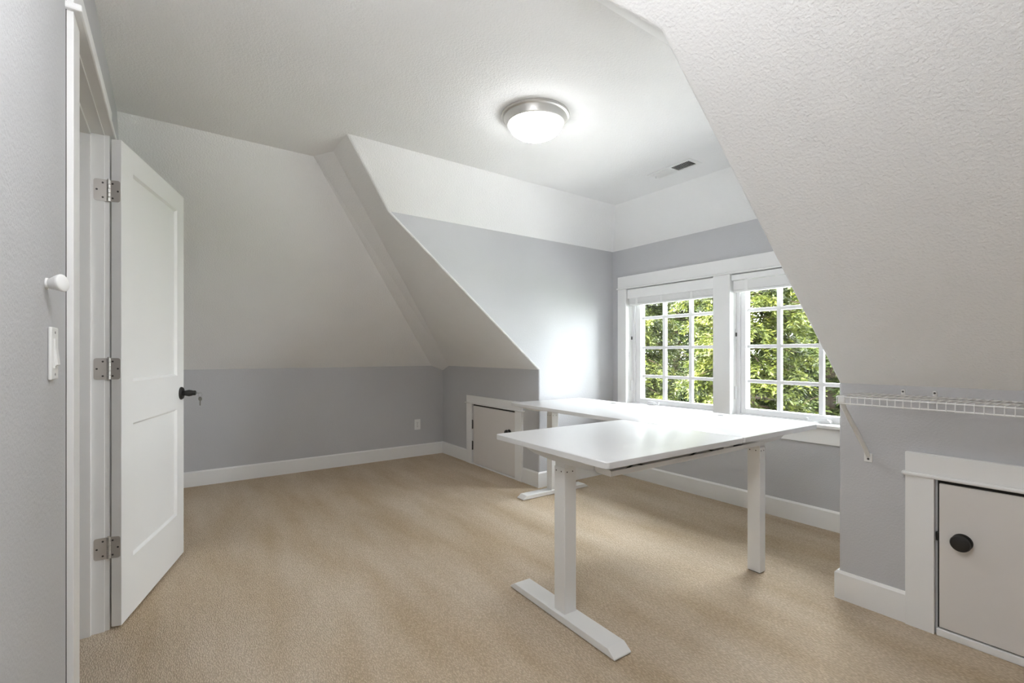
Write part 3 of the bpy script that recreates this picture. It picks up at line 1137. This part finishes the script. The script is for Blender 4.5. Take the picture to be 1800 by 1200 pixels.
for side in (-1, 1):
    for i in range(11):
        x = side * (0.013 + i * 0.0128)
        key = side
        if key not in me:
            tilt = Matrix.Rotation(rad(42 * side), 4, 'Y')
            o = MB().box((-0.0065, -lyy - 0.001, -0.0005), (0.0065, lyy + 0.001, 0.0005), 0, mat=tilt).build('louvre', M_PLAST, vent)
            me[key] = o.data
        else:
            o = bpy.data.objects.new('louvre', me[key])
            COL.objects.link(o)
            o.parent = vent
        o.location = (x, 0, -0.0058)
MB().box((-hx + 0.020, -0.003, -0.020), (-hx + 0.024, 0.003, -0.004), 0.001).build('damper_lever', M_PLAST, vent)

# ------------------------------------------------------------------ outlet, switch, sensor
ol = empty('wall_outlet', (0, -0.3215, 0.355))
tag(ol, 'white duplex power outlet low on the left knee wall', 'outlet')
MB().box((0.0002, -0.036, -0.058), (0.0058, 0.036, 0.058), 0.002).build('cover_plate', M_PLAST, ol)
for z in (0.020, -0.020):
    s = MB()
    prof = [(0.0165 * math.cos(a), max(-0.0125, min(0.0125, 0.0165 * math.sin(a)))) for a in [2 * math.pi * i / 28 for i in range(28)]]
    s.prism([(0.005, p[0], p[1] + z) for p in prof], (0, 0, 0), (0.0022, 0, 0))
    so = s.build('socket', M_PLAST, ol)
    h = MB()
    for yy in (-0.0065, 0.0065):
        h.box((0.0071, yy - 0.0012, z - 0.001), (0.0075, yy + 0.0012, z + 0.008))
    h.lathe([(0, 0), (0.0028, 0), (0.0028, 0.0004), (0, 0.0004)], 12, Matrix.Translation((0.0071, 0, z - 0.007)) @ Matrix.Rotation(rad(90), 4, 'Y'))
    h.build('slot', M_DARK, so)
MB().lathe([(0, 0), (0.003, 0), (0.003, 0.001), (0, 0.001)], 12, Matrix.Translation((0.0056, 0, 0)) @ Matrix.Rotation(rad(90), 4, 'Y')).build('screw', M_SCREW, ol)

SXC = 3.448
sw = empty('light_switch', (SXC, yfront(SXC), 1.152))
tag(sw, 'white toggle light switch on the left wall below the round sensor', 'switch')
MB().box((-0.037, 0.0005, -0.060), (0.037, 0.0075, 0.060), 0.003).build('cover_plate', M_PLAST, sw)
MB().box((-0.0165, 0.0065, -0.034), (0.0165, 0.0100, 0.034), 0.001).build('rocker_frame', M_PLAST, sw)
MB().prism([(0, 0.0085, 0.030), (0, 0.0085, -0.030), (0, 0.0145, -0.026), (0, 0.0105, 0.012)], (-0.014, 0, 0), (0.014, 0, 0), None, 0.001).build('toggle', M_PLAST, sw)
for z in (0.048, -0.048):
    MB().lathe([(0, 0), (0.003, 0), (0.003, 0.0008), (0, 0.0008)], 12, Matrix.Translation((0, 0.0072, z)) @ Matrix.Rotation(rad(-90), 4, 'X')).build('screw', M_SCREW, sw)

NX = 3.505
sn = empty('motion_sensor', (NX, yfront(NX), 1.305))
tag(sn, 'white round motion sensor on a short stalk, above the light switch', 'sensor')
rm = Matrix.Rotation(rad(-90), 4, 'X')
smooth_by_angle(MB().lathe([(0, 0.0003), (0.013, 0.0003), (0.013, 0.004), (0.009, 0.006), (0, 0.006)], 24, rm).build('wall_mount', M_PLAST, sn))
tl = Matrix.Translation((0, 0.005, 0)) @ Matrix.Rotation(rad(-26), 4, 'Z') @ Matrix.Rotation(rad(6), 4, 'X') @ rm
smooth_by_angle(MB().lathe([(0, 0.0), (0.0098, 0.0), (0.0112, 0.002), (0.0185, 0.022), (0.0195, 0.026), (0.0188, 0.0275), (0, 0.0275)], 32, tl).build('body', M_PLAST, sn), 40)
lp = [(0.0187, 0.0272)]
for i in range(1, 9):
    a = i / 8 * math.pi / 2
    lp.append((0.0187 * math.cos(a) if i < 8 else 0.0, 0.0272 + 0.0035 * math.sin(a)))
smooth_by_angle(MB().lathe(lp, 32, tl).build('lens', M_PLAST, sn), 60)

# ------------------------------------------------------------------ wire shelf
SX0, SX1 = 4.132, 6.30
SZ = 0.974
SY = -0.305
shelf = empty('wire_shelf', (SX0, 0, SZ))
tag(shelf, 'white ventilated wire shelf on the knee wall above the right hatch', 'shelf')
rw = 0.0017
me = None
xs = 0.0245
nw = int((SX1 - SX0) / xs)
for i in range(nw):
    if me is None:
        t = MB()
        t.tube([(0, -0.008, 0.0015), (0, SY + 0.004, 0.0015), (0, SY - 0.0005, -0.003), (0, SY - 0.0005, -0.031)], rw, 6)
        o = t.build('wire', M_WIRE, shelf)
        me = o.data
    else:
        o = bpy.data.objects.new('wire', me)
        COL.objects.link(o)
        o.parent = shelf
    o.location = (0.002 + i * xs, 0, 0)
for (y, z) in ((-0.010, -0.002), (-0.155, -0.002), (SY + 0.002, -0.002), (SY + 0.002, -0.0285)):
    MB().tube([(-0.001, y, z), (SX1 - SX0, y, z)], 0.0028, 8).build('rod', M_WIRE, shelf)


def brace(x):
    g = empty('brace', (x - SX0, 0, 0), 0, shelf)
    t = MB()
    t.tube([(0, SY + 0.004, -0.016), (0, SY + 0.030, -0.050), (0, -0.030, -0.255), (0, -0.006, -0.285)], [0.0088, 0.0092, 0.0092, 0.008], 12)
    smooth_by_angle(t.build('strut', M_WIRE, g))
    MB().box((-0.016, -0.0045, -0.312), (0.016, -0.0005, -0.272), 0.002).build('wall_plate', M_WIRE, g)
    MB().lathe([(0, 0), (0.005, 0), (0.004, 0.002), (0, 0.0022)], 12, Matrix.Translation((0, -0.0044, -0.298)) @ Matrix.Rotation(rad(90), 4, 'X')).build('screw', M_SCREW, g)
    MB().box((-0.012, SY - 0.004, -0.026), (0.012, SY + 0.010, 0.004), 0.003).build('hook', M_WIRE, g)


brace(4.150)
brace(5.25)
for x in (4.277, 4.381, 4.85, 5.4):
    g = MB()
    g.box((x - SX0 - 0.007, -0.0125, -0.009), (x - SX0 + 0.007, -0.0006, 0.024), 0.004)
    cl = g.build('wall_clip', M_WIRE, shelf)
    MB().lathe([(0, 0), (0.0042, 0), (0.0036, 0.0018), (0, 0.002)], 12, Matrix.Translation((x - SX0, -0.0123, 0.015)) @ Matrix.Rotation(rad(90), 4, 'X')).build('screw', M_SCREW, cl)

# ------------------------------------------------------------------ outside: lawn and trees
b = MB()
b.poly([(-30, 1.6, -3.2), (30, 1.6, -3.2), (30, 60, -3.2), (-30, 60, -3.2)])
structure('ground', b, M_LAWN, 'lawn below the trees outside the windows', 'lawn')


b = MB()
b.box((-1.5, 1.16, -0.75), (7.5, 4.4, -0.55))  # unseen slab added to bounce daylight up onto the ceiling
structure('reflector', b, M_BOUNCE, 'added unseen pale roof below the windows outside', 'reflector')


def tree(label, x, y, height, spread, leafmat, seed, zlow=-3.2, leaf=0.075, dens=1.0, lean=0.0):
    rng = np.random.default_rng(seed)
    e = empty('evergreen_tree', (x, y, zlow))
    tag(e, label, 'tree', 'evergreens outside the windows')
    H = height
    t = MB()
    pts = [(lean * (k / 8) ** 2 * 0.5 + 0.05 * math.sin(k * 1.7 + seed), 0.04 * math.cos(k * 1.3 + seed), H * k / 8) for k in range(9)]
    t.tube(pts, [0.20 * (1 - k / 8.6) + 0.012 for k in range(9)], 10)
    smooth_by_angle(t.build('trunk', M_BARK, e), 60)
    br = MB()
    nb = int(72 * dens)
    C, D, S = [], [], []
    for i in range(nb):
        f = (i + rng.random()) / nb
        z = H * (0.10 + 0.88 * f)
        L = spread * (1.0 - 0.25 * f) * min(1.0, 0.25 + 3.2 * (1 - f)) * rng.uniform(0.60, 0.92)
        a = i * 2.399 + rng.uniform(-0.4, 0.4)
        droop = rng.uniform(0.16, 0.38)
        px = lean * (z / H) ** 2 * 0.5
        line = []
        for s in range(7):
            u = s / 6
            line.append(Vector((px + L * u * math.cos(a), L * u * math.sin(a), z + 0.14 * L * u - droop * L * u * u)))
        br.tube(line, [0.032 * (1 - 0.85 * k / 6) for k in range(7)], 5)
        m = int(26 * dens * max(0.5, L))
        for q in range(m):
            u = rng.uniform(0.12, 1.0) ** 0.75
            s = min(5, int(u * 6))
            p = line[s].lerp(line[s + 1], u * 6 - s)
            side = rng.choice((-1, 1))
            d = Vector((math.cos(a + side * rng.uniform(0.4, 1.2)), math.sin(a + side * rng.uniform(0.4, 1.2)), rng.uniform(-0.75, 0.05))).normalized()
            C.append(p)
            D.append(d)
            S.append(L * rng.uniform(0.16, 0.34) * (1.15 - 0.5 * u) + 0.10)
    br.build('branches', M_BARK, e)['kind'] = 'stuff'
    # every spray: a drooping twig carrying flat leaflets
    C = np.array([tuple(c) for c in C])
    D = np.array([tuple(d) for d in D])
    S = np.array(S)
    n = len(C)
    K = 16
    u = np.linspace(0.05, 1.0, K)[None, :, None] * np.ones((n, 1, 1))
    base = C[:, None, :] + D[:, None, :] * S[:, None, None] * u
    base[:, :, 2] -= (S[:, None] * 0.45) * u[:, :, 0] ** 2
    base += rng.normal(0, 0.022, base.shape)
    sidev = np.cross(D, np.array([0, 0, 1.0]))
    sidev /= np.linalg.norm(sidev, axis=1)[:, None] + 1e-9
    sgn = np.where(np.arange(K) % 2 == 0, 1.0, -1.0)[None, :, None]
    ld = sidev[:, None, :] * sgn + D[:, None, :] * 0.7 + rng.normal(0, 0.45, base.shape)
    ld[:, :, 2] -= 0.25
    ld /= np.linalg.norm(ld, axis=2)[:, :, None]
    wv = np.cross(ld, rng.normal(0, 1, base.shape) * 0.5 + np.array([0, 0, 1.0]))
    wv /= np.linalg.norm(wv, axis=2)[:, :, None] + 1e-9
    ln = leaf * rng.uniform(0.7, 1.5, (n, K, 1))
    wd = ln * rng.uniform(0.22, 0.40, (n, K, 1))
    p0 = base
    p1 = base + ld * ln * 0.5 + wv * wd * 0.5
    p2 = base + ld * ln
    p3 = base + ld * ln * 0.5 - wv * wd * 0.5
    V = np.stack([p0, p1, p2, p3], axis=2).reshape(-1, 3)
    nf = n * K
    me = bpy.data.meshes.new('foliage')
    me.vertices.add(nf * 4)
    me.vertices.foreach_set('co', V.astype(np.float32).ravel())
    me.loops.add(nf * 4)
    me.loops.foreach_set('vertex_index', np.arange(nf * 4, dtype=np.int32))
    me.polygons.add(nf)
    me.polygons.foreach_set('loop_start', np.arange(0, nf * 4, 4, dtype=np.int32))
    me.update(calc_edges=True)
    me.materials.append(leafmat)
    fo = bpy.data.objects.new('foliage', me)
    COL.objects.link(fo)
    fo.parent = e
    fo['kind'] = 'stuff'
    return e


TREES = [
    ('bright yellow green conifer, the left of the three front ones', -2.95, 6.9, 8.0, 1.45, M_LEAF_A, 3, 0.085, 2.2),
    ('bright yellow green conifer, the middle of the three front ones', 0.25, 6.3, 7.8, 1.45, M_LEAF_A, 41, 0.085, 2.2),
    ('bright yellow green conifer, the right of the three front ones', 3.4, 6.7, 8.2, 1.62, M_LEAF_A, 5, 0.085, 1.6),
    ('mid green conifer in the second row, behind the middle front conifer', -0.2, 11.2, 9.6, 2.3, M_LEAF_B, 8, 0.10, 1.9),
    ('mid green conifer in the second row, behind the left front conifer', -4.8, 11.3, 9.4, 2.2, M_LEAF_B, 13, 0.10, 1.9),
    ('mid green conifer in the second row, at its right end', 4.4, 11.2, 9.0, 2.2, M_LEAF_B, 21, 0.10, 1.0),
    ('deep green conifer in the back row, left of the middle one', -7.2, 15.9, 11.0, 2.2, M_LEAF_C, 34, 0.13, 1.1),
    ('deep green conifer in the middle of the back row', -2.6, 15.8, 11.0, 2.2, M_LEAF_C, 55, 0.13, 1.5),
    ('deep green conifer in the back row, right of the middle one', 1.9, 15.9, 10.6, 2.2, M_LEAF_C, 89, 0.13, 1.1),
]
for lab, x, y, h, sp, lm, sd, lf, dn in TREES:
    tree(lab, x, y, h, sp, lm, sd, leaf=lf, dens=dn)
